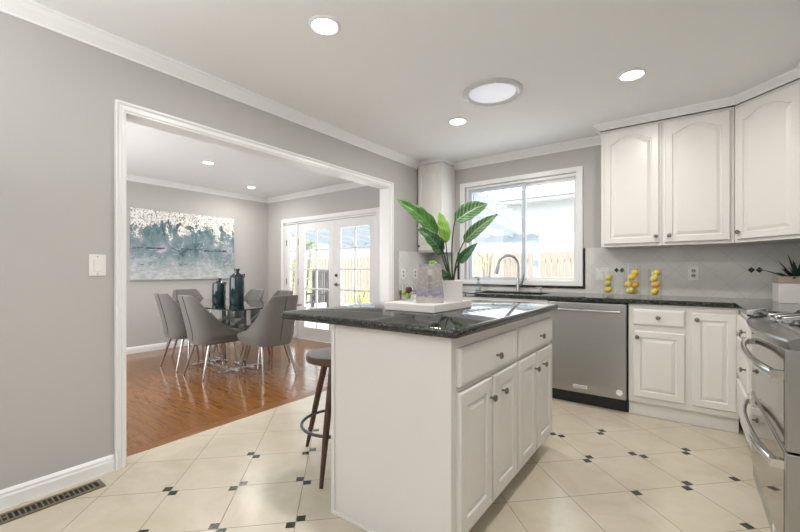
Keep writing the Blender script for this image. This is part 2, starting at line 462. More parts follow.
b = MB(); b.box(TX-.09, DY0, -.05, TX, WY, .002); struct(b, 'trim_1', 'oak_board')

b = MB(); b.box(TX, REAR-.1, CZ, RX+.1, WY+.2, CZ+.1); struct(b, 'ceiling', 'ceil')
b = MB(); b.box(DX-.1, DY0-.1, CZ, TX, WY+.2, CZ+.1); struct(b, 'ceiling_dining', 'ceil')
# partition with the wide opening
b = MB(); b.box(TX, REAR, 0, LX, OY0-.012, CZ); b.box(TX, OY1+.012, 0, LX, WY, CZ); b.box(TX, OY0-.012, OZ+.012, LX, OY1+.012, CZ); struct(b, 'wall_left', 'wall')
# window side (kitchen) with the window hole
WX0, WX1, WZ0, WZ1 = -2.12, -.865, 1.0, 2.125
b = MB(); b.box(TX, WY, 0, WX0, WY+.14, CZ); b.box(WX1, WY, 0, RX+.1, WY+.14, CZ); b.box(WX0, WY, 0, WX1, WY+.14, WZ0); b.box(WX0, WY, WZ1, WX1, WY+.14, CZ)
struct(b, 'wall_back', 'wall')
FX0, FX1, FZ = -5.63, -3.52, 1.965
b = MB(); b.box(DX-.1, WY, 0, FX0, WY+.14, CZ); b.box(FX1, WY, 0, TX, WY+.14, CZ); b.box(FX0, WY, FZ, FX1, WY+.14, CZ); struct(b, 'wall_dining_back', 'wall')
b = MB(); b.box(DX-.1, DY0, 0, DX, WY, CZ); struct(b, 'wall_dining_far', 'wall')
b = MB(); b.box(DX-.1, DY0-.1, 0, TX, DY0, CZ); struct(b, 'wall_dining_near', 'wall')
b = MB(); b.box(RX, REAR, 0, RX+.1, WY, CZ); struct(b, 'wall_right', 'wall')
b = MB(); b.box(TX, REAR-.1, 0, RX+.1, REAR, CZ); struct(b, 'wall_rear', 'wall')

# casing of the opening (fluted), jambs
CAS = [(0, 0), (.010, 0), (.010, .012), (.018, .016), (.018, .030), (.013, .034), (.013, .052), (.022, .058), (.026, .066), (.026, .076), (0, .076)]
def casing(y0, y1, z1, x, sgn, name):
    """casing around three sides of an opening in an x-plane: profile (out, across)"""
    b = MB(); rings = []
    for (y, z, my, mz) in ((y0, 0, -1, 0), (y0, z1, -1, 1), (y1, z1, 1, 1), (y1, 0, 1, 0)):
        rings.append([(x+sgn*d, y+my*a*.75, z+mz*a*.75) for d, a in CAS])
    b.loops(rings); struct(b, name, 'trim')
casing(OY0-.002, OY1+.002, OZ+.002, LX, 1, 'trim_2'); casing(OY0-.002, OY1+.002, OZ+.002, TX, -1, 'trim_3')
b = MB(); b.box(TX-.001, OY0-.012, 0, LX+.001, OY0, OZ); b.box(TX-.001, OY1, 0, LX+.001, OY1+.012, OZ); b.box(TX-.001, OY0-.012, OZ, LX+.001, OY1+.012, OZ+.012)
struct(b, 'trim_4', 'trim')
BASE = [(0, 0), (.016, 0), (.016, .056), (.012, .066), (.012, .076), (.007, .084), (.003, .090), (0, .090)]
struct(sweep([(LX, REAR), (LX, OY0-.060)], BASE, -1), 'baseboard_left', 'trim')
struct(sweep([(DX, DY0), (DX, WY), (FX0-.075, WY)], BASE, -1), 'baseboard_dining_far', 'trim')
struct(sweep([(FX1+.075, WY), (TX, WY), (TX, OY1+.062)], BASE, -1), 'baseboard_dining_back', 'trim')
# crown mouldings
CR = [(0, 2.365), (.008, 2.365), (.010, 2.376), (.022, 2.386), (.048, 2.408), (.064, 2.424), (.074, 2.428), (.074, CZ), (0, CZ)]
UY = WY-.32
struct(sweep([(LX, REAR), (LX, UY)], CR, -1), 'trim_5', 'crown')
struct(sweep([(-2.27, WY), (-.62, WY)], CR, -1), 'trim_6', 'crown')
struct(sweep([(DX, DY0), (DX, WY), (TX, WY), (TX, DY0)], CR, -1), 'trim_7', 'crown')
CRC = [(0, 2.385), (.006, 2.385), (.010, 2.392), (.030, 2.412), (.042, 2.426), (.046, CZ), (0, CZ)]
struct(sweep([(-.622, WY), (-.622, UY-.022), (.30, UY-.022), (.616, UY-.338), (.616, 2.88)], CRC, -1), 'trim_8', 'crown')
CRD = [(0, 2.405), (.006, 2.405), (.012, 2.42), (.03, CZ), (0, CZ)]
struct(sweep([(LX, UY-.004), (-2.268, UY-.004), (-2.268, WY)], CRD, -1), 'trim_9', 'crown')

# backsplash
b = MB(); T0 = WY-.010
b.box(LX, T0, .912, -2.215, WY, 1.36); b.box(-2.215, T0, .912, -.815, WY, .965); b.box(-.815, T0, .912, RX, WY, 1.36)
b.box(LX, 3.48, .912, LX+.01, T0, 1.36); b.box(RX-.01, 1.0, .912, RX, T0, 1.36)
struct(b, 'wall_backsplash', 'splash')
b = MB()
for cx in (-.532, -.487, .421, .468):
    b.loops([[(cx-.0222, y, 1.14), (cx, y, 1.14-.024), (cx+.0222, y, 1.14), (cx, y, 1.14+.024)] for y in (T0+.002, T0-.0015)])
struct(b, 'trim_10', 'black_tile')
b = MB(); b.box(-2.232, WY-.018, .96, -2.212, WY, 1.36); b.box(-.826, WY-.018, .96, -.806, WY, 1.36); b.box(-2.232, WY-.022, .955, -.806, WY, .978)
struct(b, 'trim_11', 'black_tile', bevel=.003)

# ------------------------------------------------------------------ kitchen window (structure with parts)
def window():
    b = MB(); x0, x1, z0, z1 = -2.20, -.83, .98, 2.185
    y0, y1 = WY-.016, WY
    frame_ring(b, x0, x1, z0, z1, .062, y0, y1, .050)
    f = struct(b, 'window_1', 'trim', bevel=.003)
    b = MB(); frame_ring(b, WX0+.001, WX1-.001, WZ0+.001, WZ1-.001, .022, WY+.001, WY+.138)
    b.build('window_frame', 'trim', f, bevel=.002)
    def sash(xa, xb, y, nm):
        b = MB(); t = .038; za, zb = WZ0+.0235, WZ1-.0235; frame_ring(b, xa, xb, za, zb, t, y, y+.034)
        s = b.build('sash', nm, f, bevel=.003)
        b = MB(); b.box(xa+t, y+.012, za+t, xb-t, y+.016, zb-t); b.build('pane', 'pane', s)
    sash(WX0+.0235, -1.415, WY+.025, 'screen'); sash(-1.47, WX1-.0235, WY+.060, 'trim')
    b = MB(); b.box(-1.442, WY+.018, 1.50, -1.428, WY+.026, 1.56); b.build('latch', 'trim', f, bevel=.002)
window()

# ------------------------------------------------------------------ glazed doors of the dining room
def french_doors():
    b = MB(); y0, y1 = WY-.02, WY
    b.box(FX0-.07, y0, 0, FX0, y1, FZ+.065); b.box(FX1, y0, 0, FX1+.07, y1, FZ+.065); b.box(FX0, y0, FZ, FX1, y1, FZ+.065)
    struct(b, 'trim_12', 'trim', bevel=.004)
    b = MB(); ya, yb = WY, WY+.13
    b.box(FX0, ya, 0, FX0+.03, yb, FZ); b.box(FX1-.03, ya, 0, FX1, yb, FZ); b.box(FX0, ya, FZ-.03, FX1, yb, FZ); b.box(-5.325, ya, 0, -5.275, yb, FZ)
    b.box(FX0, ya, 0, FX1, yb, .03)
    struct(b, 'trim_13', 'trim', bevel=.003)
    def leaf(nm, x0, x1, gx0, gx1, gz0, gz1, cols, rows, hinge_x, knobs):
        z0, z1 = .032, FZ-.032; y0, y1 = WY+.02, WY+.06
        b = MB(); b.box(x0, y0, z0, gx0, y1, z1); b.box(gx1, y0, z0, x1, y1, z1); b.box(gx0, y0, z0, gx1, y1, gz0); b.box(gx0, y0, gz1, gx1, y1, z1)
        d = struct(b, nm, 'trim', bevel=.003)
        b = MB()
        for i in range(1, cols):
            x = gx0+(gx1-gx0)*i/cols; b.box(x-.011, y0+.004, gz0, x+.011, y1-.004, gz1)
        for j in range(1, rows):
            z = gz0+(gz1-gz0)*j/rows; b.box(gx0, y0+.004, z-.012, gx1, y1-.004, z+.012)
        b.build('glazing_bars', 'trim', d, bevel=.003)
        for i in range(cols):
            for j in range(rows):
                b = MB(); xa = gx0+(gx1-gx0)*i/cols; xb = gx0+(gx1-gx0)*(i+1)/cols; za = gz0+(gz1-gz0)*j/rows; zb = gz0+(gz1-gz0)*(j+1)/rows
                b.box(xa+.008, WY+.038, za+.008, xb-.008, WY+.042, zb-.008); b.build('pane', 'pane', d)
        for z in (.35, .95, 1.62):
            b = MB(); b.cyl((hinge_x, y0-.006, z-.05), (hinge_x, y0-.006, z+.05), .008); b.build('hinge', 'nickel', d, smooth=True)
        if knobs:
            kx = knobs
            b = MB(); b.lathe([(.026, 0), (.028, .004), (.02, .01), (.02, .018)], (kx, y0, 1.065), (0, -1, 0)); b.box(kx-.004, y0-.03, 1.052, kx+.004, y0-.016, 1.078); b.build('deadbolt', 'nickel', d, smooth=True)
            b = MB(); b.lathe([(.028, 0), (.03, .004), (.012, .012), (.011, .045)], (kx, y0, .925), (0, -1, 0)); b.tube([(kx, y0-.042, .925), (kx+.05, y0-.046, .928), (kx+.105, y0-.04, .922)], .009); b.build('lever_handle', 'nickel', d, smooth=True)
    leaf('door_1', -5.60, -5.325, -5.515, -5.375, .20, 1.80, 1, 5, -5.59, None)
    leaf('door_2', -5.275, -4.415, -5.135, -4.535, .20, 1.80, 2, 5, -5.28, None)
    leaf('door_3', -4.411, -3.552, -4.275, -3.675, .20, 1.80, 2, 5, -3.548, -4.36)
french_doors()

# ------------------------------------------------------------------ cabinetry helpers
ZV = Vector((0, 0, 1))
def panel_mb(O, U, N, wd, ht, stile=.052, arch=0, top=None, flat=False):
    O, U, N = Vector(O), Vector(U), Vector(N); top = top or stile; K = 20
    def ring(ins, n, st=0, tp=0, ar=0):
        u0, u1 = ins+st, wd-ins-st; v0 = ins+st; v1 = ht-ins-tp
        pts = [(u0, v0), (u1, v0)]
        for i in range(K+1):
            t = i/K; s = abs(2*t-1); u = u1+(u0-u1)*t
            f = 0 if s > .86 else math.cos(s/.86*PI/2)**.9
            pts.append((u, v1-ar+ar*f))
        return [O+U*u+ZV*v+N*n for u, v in pts]
    R = [ring(0, 0), ring(0, .013), ring(.006, .019)]
    if not flat:
        R += [ring(0, .019, stile, top, arch), ring(.005, .010, stile, top, arch), ring(.011, .010, stile, top, arch), ring(.034, .0175, stile, top, arch)]
    else:
        R += [ring(.016, .021)]
    b = MB(); b.loops(R); return b
KN = [(.006, 0), (.0055, .004), (.0045, .012), (.007, .016), (.0145, .019), (.0155, .024), (.012, .029), (.004, .031)]
def knob(pt, N, parent):
    b = MB(); b.lathe(KN, pt, N, 16); b.build('knob', 'nickel', parent, smooth=True)
def door(O, U, N, wd, ht, parent, kpos=None, arch=0, stile=.052, top=None, name='door', flat=False):
    d = panel_mb(O, U, N, wd, ht, stile, arch, top, flat).build(name, 'cab', parent)
    if kpos: knob(Vector(O)+Vector(U)*kpos[0]+ZV*kpos[1]+Vector(N)*(.021 if flat else .019), N, d)
    return d

# island: carcass X -1.33..-.70, Y 1.26..2.63
IX0, IX1, IY0, IY1 = -1.33, -.70, 1.26, 2.56
t = thing('kitchen_island', (-1.015, 1.945, 0), 'white kitchen island cabinet with two drawers and four doors under black granite', 'kitchen island')
b = MB()
b.box(IX0, IY0+.02, .085, IX1-.02, IY1, .884); b.box(IX1-.02, IY0+.02, .085, IX1, IY1, .884)
b.box(IX0+.02, IY0+.06, 0, IX1-.075, IY1-.02, .085)
b.build('carcass', 'cab', t, bevel=.002)
b = MB(); pr = [(IX0, 0), (IX1-.07, 0), (IX1-.066, .03), (IX1-.045, .055), (IX1-.012, .068), (IX1, .085), (IX1, .884), (IX0, .884)]
b.loops([[(x, IY0, z) for x, z in pr], [(x, IY0+.02, z) for x, z in pr]]); b.build('end_panel', 'cab', t, bevel=.002)
b = MB(); b.box(IX0-.006, IY0-.006, 0, IX0+.016, IY0, .884); b.box(IX0, IY0-.008, 0, IX1-.075, IY0, .012); b.build('edge_moulding', 'cab', t, bevel=.002)
U, N = (0, 1, 0), (1, 0, 0)
for y0, y1 in ((1.298, 1.906), (1.944, 2.537)):
    door((IX1, y0, .69), U, N, y1-y0, .147, t, ((y1-y0)/2+.035, .066), name='drawer', flat=True)
for y0, y1, k in ((1.298, 1.596, .275), (1.618, 1.906, .085), (1.944, 2.217, .245), (2.244, 2.537, .085)):
    door((IX1, y0, .115), U, N, y1-y0, .553, t, (k, .468), stile=.055)

def slab_poly(poly, z0, z1, holes=()):
    """stone slab with an eased (bullnose) edge"""
    b = MB(); P = [Vector(p) for p in poly]; n = len(P)
    def inset(d):
        out = []
        for i in range(n):
            a, p, c = P[i-1], P[i], P[(i+1) % n]
            t1 = (p-a).normalized(); t2 = (c-p).normalized(); n1 = Vector((-t1.y, t1.x)); n2 = Vector((-t2.y, t2.x))
            m = (n1+n2).normalized(); out.append(p+m*(d/max(.3, m.dot(n1))))
        return out
    h = z1-z0; rings = []
    for k in range(7):
        a = -PI/2+PI*k/6; rings.append([(q.x, q.y, (z0+z1)/2+h/2*math.sin(a)) for q in inset(.012*(1-math.cos(a)))])
    b.loops(rings); return b
def rounded(x0, y0, x1, y1, r, k=5):
    out = []
    for cx, cy, a0 in ((x1-r, y0+r, -90), (x1-r, y1-r, 0), (x0+r, y1-r, 90), (x0+r, y0+r, 180)):
        for i in range(k+1):
            a = math.radians(a0+90*i/k); out.append((cx+r*math.cos(a), cy+r*math.sin(a)))
    return out
slab_poly(rounded(-1.70, 1.225, -.658, 2.615, .03), .884, .92).build('island_worktop', 'granite', label='black granite worktop of the kitchen island overhanging the bar stool', category='worktop', smooth=True)

# base cabinets along the window side
BF = 3.52
def base_cabinet(name, x0, x1, label, layout, group=None):
    t = thing(name, ((x0+x1)/2, 3.85, 0), label, 'cabinet', group)
    b = MB()
    if name == 'sink_cabinet':
        b.box(x0, BF, .11, x1, BF+.02, .874); b.box(x0, BF+.02, .11, x0+.018, WY-.012, .874); b.box(x1-.018, BF+.02, .11, x1, WY-.012, .874); b.box(x0+.018, BF+.02, .11, x1-.018, WY-.012, .13)
    else: b.box(x0, BF, .11, x1, WY-.012, .874)
    b.box(x0, BF+.035, 0, x1, WY-.012, .11); b.build('carcass', 'cab', t, bevel=.0015)
    for kind, a, c, z0, z1, k in layout:
        door((a, BF, z0), (1, 0, 0), (0, -1, 0), c-a, z1-z0, t, k, name=kind, flat=(kind == 'drawer'), stile=.048)
    return t
base_cabinet('base_cabinet', -2.60, -1.90, 'white base cabinet in the corner behind the island by the doorway', [('door', -2.56, -2.27, .15, .83, (.26, .62)), ('door', -2.25, -1.93, .15, .83, (.03, .62))])
base_cabinet('sink_cabinet', -1.896, -.990, 'white sink base cabinet under the steel faucet', [('drawer', -1.87, -1.45, .70, .835, None), ('drawer', -1.43, -1.01, .70, .835, None), ('door', -1.87, -1.45, .15, .665, (.38, .48)), ('door', -1.43, -1.01, .15, .665, (.04, .48))])
base_cabinet('base_cabinet', -.366, .293, 'white base cabinet with one drawer and two doors beside the dishwasher', [('drawer', -.335, -.008, .715, .838, (.165, .062)), ('door', -.335, -.008, .155, .668, (.03, .465)), ('door', .034, .282, .155, .828, (.028, .625))])
t = thing('drawer_cabinet', (.6, 3.19, 0), 'narrow white cabinet seen edge-on between the oven and the corner', 'cabinet')
b = MB(); b.box(.297, 2.885, .11, RX-.012, WY-.012, .874); b.box(.335, 2.885, 0, RX-.012, WY-.012, .11); b.build('carcass', 'cab', t, bevel=.0015)
for z0, z1 in ((.715, .838), (.43, .69), (.155, .405)):
    door((.297, 3.49, z0), (0, -1, 0), (-1, 0, 0), .55, z1-z0, t, (.52, (z1-z0)/2), name='drawer', flat=True)

# L-shaped granite worktop with the sink cut-out
b = MB(); z0, z1 = .876, .912; yf = 3.492
SX0, SX1, SY0, SY1 = -1.78, -1.08, 3.60, 4.02
b.box(LX+.011, yf, z0, SX0, T0-.0005, z1); b.box(SX1, yf, z0, .272, T0, z1); b.box(SX0, yf, z0, SX1, SY0, z1); b.box(SX0, SY1, z0, SX1, T0, z1)
b.box(.272, 2.884, z0, RX-.011, T0, z1)
b.build('worktop', 'granite', bevel=.006, seg=3, label='black granite worktop running under the window to the oven corner', category='worktop')
b = MB(); SZ = .70
rr = [rounded(SX0-.02, SY0-.02, SX1+.02, SY1+.02, .03), rounded(SX0, SY0, SX1, SY1, .03), rounded(SX0+.02, SY0+.02, SX1-.02, SY1-.02, .05)]
b.loops([[(x, y, .8755) for x, y in rr[0]], [(x, y, .8755) for x, y in rr[1]], [(x, y, SZ+.03) for x, y in rr[1]], [(x, y, SZ) for x, y in rr[2]]], cap0=False)
s = b.build('sink', 'steel', smooth=True, recalc=False, label='stainless undermount sink basin set in the black worktop under the window', category='sink')
b = MB(); b.lathe([(.045, 0), (.045, .003), (.03, .004)], (-1.43, 3.81, SZ)); b.build('drain', 'chrome', s, smooth=True)

# upper cabinets
def upper_cabinet(name, x0, x1, z0, z1, label, doors):
    t = thing(name, ((x0+x1)/2, WY-.16, z0), label, 'cabinet')
    b = MB(); b.box(x0, UY, z0, x1, WY-.002, z1); b.build('carcass', 'cab', t, bevel=.0015)
    for a, c, za, zb, k in doors:
        door((a, UY, za), (1, 0, 0), (0, -1, 0), c-a, zb-za, t, k, arch=.055, stile=.05, top=.055)
    return t
upper_cabinet('wall_cabinet', -2.600, -2.272, 1.355, 2.404, 'narrow white upper cabinet in the corner behind the leafy plant', [(-2.592, -2.285, 1.375, 2.395, (.027, .055))])
upper_cabinet('wall_cabinet', -.615, -.163, 1.345, 2.384, 'white arched-door upper cabinet beside the kitchen window', [(-.590, -.180, 1.368, 2.362, (.388, .055))])
upper_cabinet('wall_cabinet', -.161, .292, 1.345, 2.384, 'white arched-door upper cabinet over the third lemon jar and outlet', [(-.142, .270, 1.368, 2.362, (.03, .055))])
t = thing('wall_cabinet', (.6, 3.9, 1.345), 'white upper cabinet set diagonally across the corner above the boxed succulent', 'cabinet')
pent = [(.295, WY-.002), (.295, UY), (.62, UY-.325), (RX-.002, UY-.325), (RX-.002, WY-.002)]
b = MB(); b.prism(pent[::-1], 1.345, 2.384); b.build('carcass', 'cab', t, bevel=.0015)
dg = Vector((.325, -.325, 0)).normalized(); dn = Vector((-1, -1, 0)).normalized(); Ld = .325*math.sqrt(2)
door(Vector((.295, UY, 1.368))+dg*.025, dg, dn, Ld-.045, .994, t, (.028, .055), arch=.055, stile=.05, top=.055)
t = thing('wall_cabinet', (.77, 3.2, 1.345), 'white upper cabinet on the oven side next to the diagonal corner cabinet', 'cabinet')
b = MB(); b.box(.62, 2.89, 1.345, RX-.002, UY-.327, 2.384); b.build('carcass', 'cab', t, bevel=.0015)
door((.62, UY-.335, 1.368), (0, -1, 0), (-1, 0, 0), .62, .994, t, (.59, .055), arch=.055)

# dishwasher
t = thing('dishwasher', (-.68, 3.83, 0), 'stainless steel dishwasher with bar handle under the black worktop', 'dishwasher')
b = MB(); b.box(-.984, BF-.005, .11, -.372, WY-.02, .872); b.build('body', 'black', t)
b = MB(); b.box(-.984, BF+.04, 0, -.372, BF+.06, .11); b.build('kickplate', 'black', t)
b = MB(); b.box(-.978, 3.488, .112, -.378, BF-.005, .866); dr = b.build('door', 'steel', t, bevel=.004)
b = MB(); b.tube([(-.945, 3.448, .806), (-.68, 3.444, .806), (-.415, 3.448, .806)], .011, 12)
for x in (-.925, -.435): b.cyl((x, 3.489, .806), (x, 3.447, .806), .009)
b.build('handle', 'steel', dr, smooth=True)
b = MB(); b.box(-.765, 3.4855, .150, -.66, 3.489, .176); b.mi = 1; b.box(-.758, 3.485, .155, -.667, 3.486, .171); b.mi = 0
for i in range(10): b.box(-.754+i*.0085, 3.4845, .159, -.749+i*.0085, 3.4853, .167)
b.build('badge', ['plate', 'steel'], dr)
b = MB(); b.lathe([(.024, 0), (.024, .003), (.018, .0035), (.016, .002), (.008, .002), (.007, .004)], (-.425, 3.4885, .165), (0, -1, 0)); b.build('medallion', 'plate', dr, smooth=True)

# ------------------------------------------------------------------ range with two ovens
def oven_range():
    t = thing('oven_range', (.6, 2.41, 0), 'stainless double oven range with bowed control panel and two bowed handles', 'range')
    Y0, Y1 = 1.945, 2.875; fx = .290
    b = MB(); b.box(fx+.045, Y0, .0, RX-.06, Y1, .87); b.build('body', 'steel', t, bevel=.003)
    b = MB(); b.box(fx+.04, Y0+.005, .875, RX-.06, Y1-.005, .905); b.build('cooktop', 'steel', t, bevel=.004)
    # bowed, sloped control panel
    K = 16; top = []; lip = []; bot = []; back = []
    for i in range(K+1):
        s = i/K*2-1; y = (Y0+Y1)/2+s*(Y1-Y0)/2; x = fx+.002-.055*(1-abs(s)**2.4)
        top.append((x+.004, y, .882)); lip.append((x, y, .874)); bot.append((x+.012, y, .846)); back.append((fx+.13, y, .916))
    b = MB(); R = [back, top, lip, bot, [(fx+.10, y, .846) for _, y, _ in bot]]
    b.loops([[r[i] for r in R] for i in range(K+1)]); b.build('control_panel', 'steel_dark', t, smooth=True)
    def bow(i0, z, dx, yo): return fx-dx
    for nm, z0, z1, hz in (('upper_door', .478, .845, .748), ('lower_door', .085, .470, .420)):
        b = MB(); b.box(fx, Y0+.003, z0, fx+.044, Y1-.003, z1); d = b.build(nm, 'steel', t, bevel=.004)
        b = MB(); b.box(fx-.002, Y0+.035, z0+.01, fx+.002, Y1-.008, z1-.01); b.build('glass', 'oven_glass', d, bevel=.001)
        pts = []; 
        for i in range(25):
            s = i/24*2-1; pts.append((fx-.026-.040*(1-abs(s)**2.6), (Y0+Y1)/2+s*.425, hz))
        b = MB(); x, n = None, 10
        b.tube(pts, .0165, 12)
        for s in (-1, 1): b.box(fx-.04, (Y0+Y1)/2+s*.425-.016, hz-.015, fx, (Y0+Y1)/2+s*.425+.016, hz+.015)
        b.build('handle', 'chrome', d, smooth=True)
    b = MB(); b.box(fx+.006, Y0+.003, .004, fx+.044, Y1-.003, .080); kp = b.build('kickplate', 'steel', t, bevel=.002)
    b = MB(); b.lathe([(.017, 0), (.017, .003), (.012, .0035), (.006, .002)], (fx+.006, 2.24, .045), (-1, 0, 0)); b.build('medallion', 'plate', kp, smooth=True)
    for kx, y in ((.303, 2.74), (.350, 2.43), (.360, 2.345), (.372, 2.26)):
        c = Vector((kx, y, .882+(kx-.24)*.185)); nrm = Vector((-.18, 0, .98)).normalized()
        b = MB(); b.lathe([(.027, 0), (.027, .008), (.02, .012), (.018, .022)], c, nrm, 20)
        b.mi = 1
        e = Vector((0, 1, 0)); f = e.cross(nrm)
        b.obox(c, f, e, nrm, -.042, .042, -.010, .010, .012, .038)
        b.build('control_knob', ['metal_dark', 'chrome'], t, bevel=.003, smooth=True)
    for y in (2.19, 2.63):
        b = MB()
        for q in (-.15, -.05, .05, .15): b.box(.46, y+q-.007, .918, .84, y+q+.007, .934)
        for x in (.46, .65, .84): b.box(x-.008, y-.16, .914, x+.008, y+.16, .930)
        for x in (.47, .83):
            for q in (-.15, .15): b.box(x-.008, y+q-.008, .903, x+.008, y+q+.008, .92)
        b.build('grate', 'iron', t, bevel=.002)
        for x in (.55, .75):
            b = MB(); b.lathe([(.045, 0), (.045, .008), (.03, .011)], (x, y, .904)); b.build('burner', 'iron', t, smooth=True)
oven_range()

# ------------------------------------------------------------------ faucet and soap things
t = thing('faucet', (-1.452, 4.09, .912), 'tall steel gooseneck faucet standing behind the sink', 'faucet')
bx, by = -1.452, 4.09
b = MB(); b.lathe([(.032, 0), (.032, .006), (.024, .014), (.021, .05), (.019, .13), (.016, .15)], (bx, by, .912)); b.build('body', 'steel', t, smooth=True)
pts = [(bx, by, 1.05), (bx, by, 1.15)]
d = Vector((-.86, -.5, 0)).normalized()
for i in range(17):
    a = PI*i/16*1.02; pts.append(Vector((bx, by, 1.195)) + d*(.105*(1-math.cos(a))) + ZV*(.105*math.sin(a)))
b = MB(); b.tube(pts, .0145, 12); b.build('spout', 'steel', t, smooth=True)
e = Vector(pts[-1]); dd = (Vector(pts[-1])-Vector(pts[-2])).normalized(); dd = (dd+Vector((-.25, -.15, 0))*.9).normalized()
b = MB(); b.lathe([(.0135, -.01), (.017, .02), (.022, .075), (.023, .085), (.018, .088)], e, dd); b.build('spray_head', 'steel', t, smooth=True)
b = MB(); b.cyl((bx, by, .985), (bx+.04, by-.012, 1.0), .012); b.tube([(bx+.035, by-.012, .99), (bx+.055, by-.02, 1.04), (bx+.075, by-.03, 1.105)], .008, 10, [.013, .011, .009]); b.build('lever', 'steel', t, smooth=True)
t = thing('soap_dispenser', (-1.215, 4.08, .912), 'short steel soap pump on the worktop beside the faucet', 'soap dispenser')
b = MB(); b.lathe([(.02, 0), (.02, .006), (.012, .012), (.011, .04), (.016, .043), (.016, .052), (.004, .055)], (-1.215, 4.08, .912)); b.tube([(-1.215, 4.08, .96), (-1.24, 4.06, .962), (-1.258, 4.045, .955)], .006); b.build('pump', 'steel', t, smooth=True)
t = thing('soap_bottle', (-1.905, 4.06, .912), 'clear glass soap bottle with dark pump near the window corner', 'bottle')
b = MB(); b.lathe([(.030, 0), (.032, .01), (.030, .05), (.022, .085), (.011, .10), (.011, .118)], (-1.905, 4.06, .912)); b.build('bottle', 'table_glass', t, smooth=True)
b = MB(); b.lathe([(.027, 0), (.028, .01), (.027, .042)], (-1.905, 4.06, .915)); b.build('liquid', 'soap', t, smooth=True)
b = MB(); b.lathe([(.013, 0), (.013, .014), (.004, .018), (.004, .032)], (-1.905, 4.06, 1.03)); b.tube([(-1.905, 4.06, 1.062), (-1.925, 4.05, 1.064), (-1.941, 4.042, 1.056)], .005); b.build('pump', 'metal_dark', t, smooth=True)

# ------------------------------------------------------------------ glass jars of lemons
def jar(x, y, r, h, label, lemons, where):
    t = thing('glass_jar', (x, y, .912), label, 'jar', 'glass jars of lemons')
    b = MB(); b.lathe([(r, 0), (r, h), (r-.004, h), (r-.004, .014), (.0001, .014)], (x, y, .9125), n=28, cap1=False); b.build('cylinder', 'glass', t, smooth=True)
    for (dx, dz, mat, ang, lab, dy) in lemons:
        rot = Matrix.Rotation(ang, 3, 'Y') @ Matrix.Rotation(ang*1.7+.4, 3, 'Z')
        b = MB(); rr = .0278; prof = []
        for i in range(13):
            a = PI*i/12; z = -math.cos(a)*rr*1.16; q = math.sin(a)**.9*rr*.97
            if i in (0, 12): z *= 1.10; q = .003
            prof.append((q, z))
        ax = rot @ Vector((0, 0, 1))
        rv = Vector((.802, .597, 0)); fv = Vector((-.597, .802, 0))
        p = Vector((x, y, .9275+dz)) + rv*dx + fv*dy
        b.lathe(prof, p, ax, 16)
        b.build('lemon', mat, smooth=True, label=lab + ' ' + where, category='lemon', group='lemons in glass jars')
jar(-.577, 4.00, .045, .215, 'slim glass jar of three lemons beside the double switch', [(-.003, .030, 'lemon', 1.3, 'lemon at the bottom', 0), (-.006, .088, 'lemon_green', .8, 'greenish lemon in the middle', 0), (.005, .143, 'lemon_green', .9, 'lemon on top', 0)], 'of the slim jar nearest the window')
jar(-.372, 3.82, .064, .285, 'tall wide glass jar of six lemons below the first upper cabinets', [(-.024, .034, 'lemon_green', 1.2, 'greenish lemon low on the window side', -.014), (.024, .031, 'lemon_green', 1.5, 'bottom lemon on the oven side', .014), (.022, .088, 'lemon_orange', .4, 'orange-tinted lemon in the middle', -.012), (-.020, .092, 'lemon', 1.2, 'lemon in the second layer on the window side', .014), (-.012, .150, 'lemon', 1.4, 'large yellow lemon lying sideways in the upper layer', -.016), (.026, .186, 'lemon', .7, 'topmost lemon', .006)], 'inside the tall wide jar')
jar(-.207, 3.81, .050, .235, 'medium glass jar of four lemons standing third from the window', [(-.004, .036, 'lemon', .5, 'round yellow lemon at the bottom', -.006), (.003, .092, 'lemon_orange', 1.35, 'orange lemon lying across the middle', -.004), (-.009, .140, 'lemon_green', .8, 'pale green lemon in the upper layer', 0), (.014, .184, 'lemon', .6, 'small top lemon', .006)], 'of the third jar from the window')

# ------------------------------------------------------------------ wall plates
def wall_plate(name, O, U, N, wd, ht, label, cat, kind):
    O, U, N = Vector(O), Vector(U), Vector(N)
    t = thing(name, O, label, cat)
    b = MB(); b.obox(O, U, ZV, N, -wd/2, wd/2, -ht/2, ht/2, 0, .006); b.build('cover_plate', 'plate', t, bevel=.002)
    n = 2 if kind == 'double' else 1
    for i in range(n):
        c = (i-(n-1)/2)*.046
        if kind == 'outlet':
            for s in (-1, 1):
                b = MB(); b.lathe([(.0165, 0), (.0165, .0075), (.015, .009)], O+U*c+ZV*(s*.021), N, 20)
                b.mi = 1
                for q in (-.006, .006): b.obox(O+U*(c+q)+ZV*(s*.021), U, ZV, N, -.0022, .0022, -.005, .006, .0085, .0096)
                b.build('socket', ['socket', 'slot'], t)
        else:
            b = MB(); b.obox(O, U, ZV, N, c-.017, c+.017, -.034, .034, .004, .010); b.build('rocker', 'plate', t, bevel=.002)
            for s in (-1, 1):
                b = MB(); b.lathe([(.003, .005), (.003, .0075)], O+U*c+ZV*(s*.048), N, 10); b.build('screw', 'nickel', t)
wall_plate('light_switch', (LX, .708, 1.163), (0, 1, 0), (1, 0, 0), .078, .118, 'white rocker light switch on grey wall beside the wide opening', 'light switch', 'single')
wall_plate('light_switch', (-.655, T0, 1.103), (1, 0, 0), (0, -1, 0), .116, .118, 'white double switch plate on the backsplash next to the window', 'light switch', 'double')
wall_plate('wall_outlet', (.050, T0, 1.112), (1, 0, 0), (0, -1, 0), .074, .118, 'white power outlet on backsplash between the lemon jars and black diamonds', 'outlet', 'outlet')
wall_plate('wall_outlet', (LX+.01, 3.56, 1.10), (0, 1, 0), (1, 0, 0), .074, .118, 'white outlet on backsplash near the doorway casing behind the island tray', 'outlet', 'outlet')
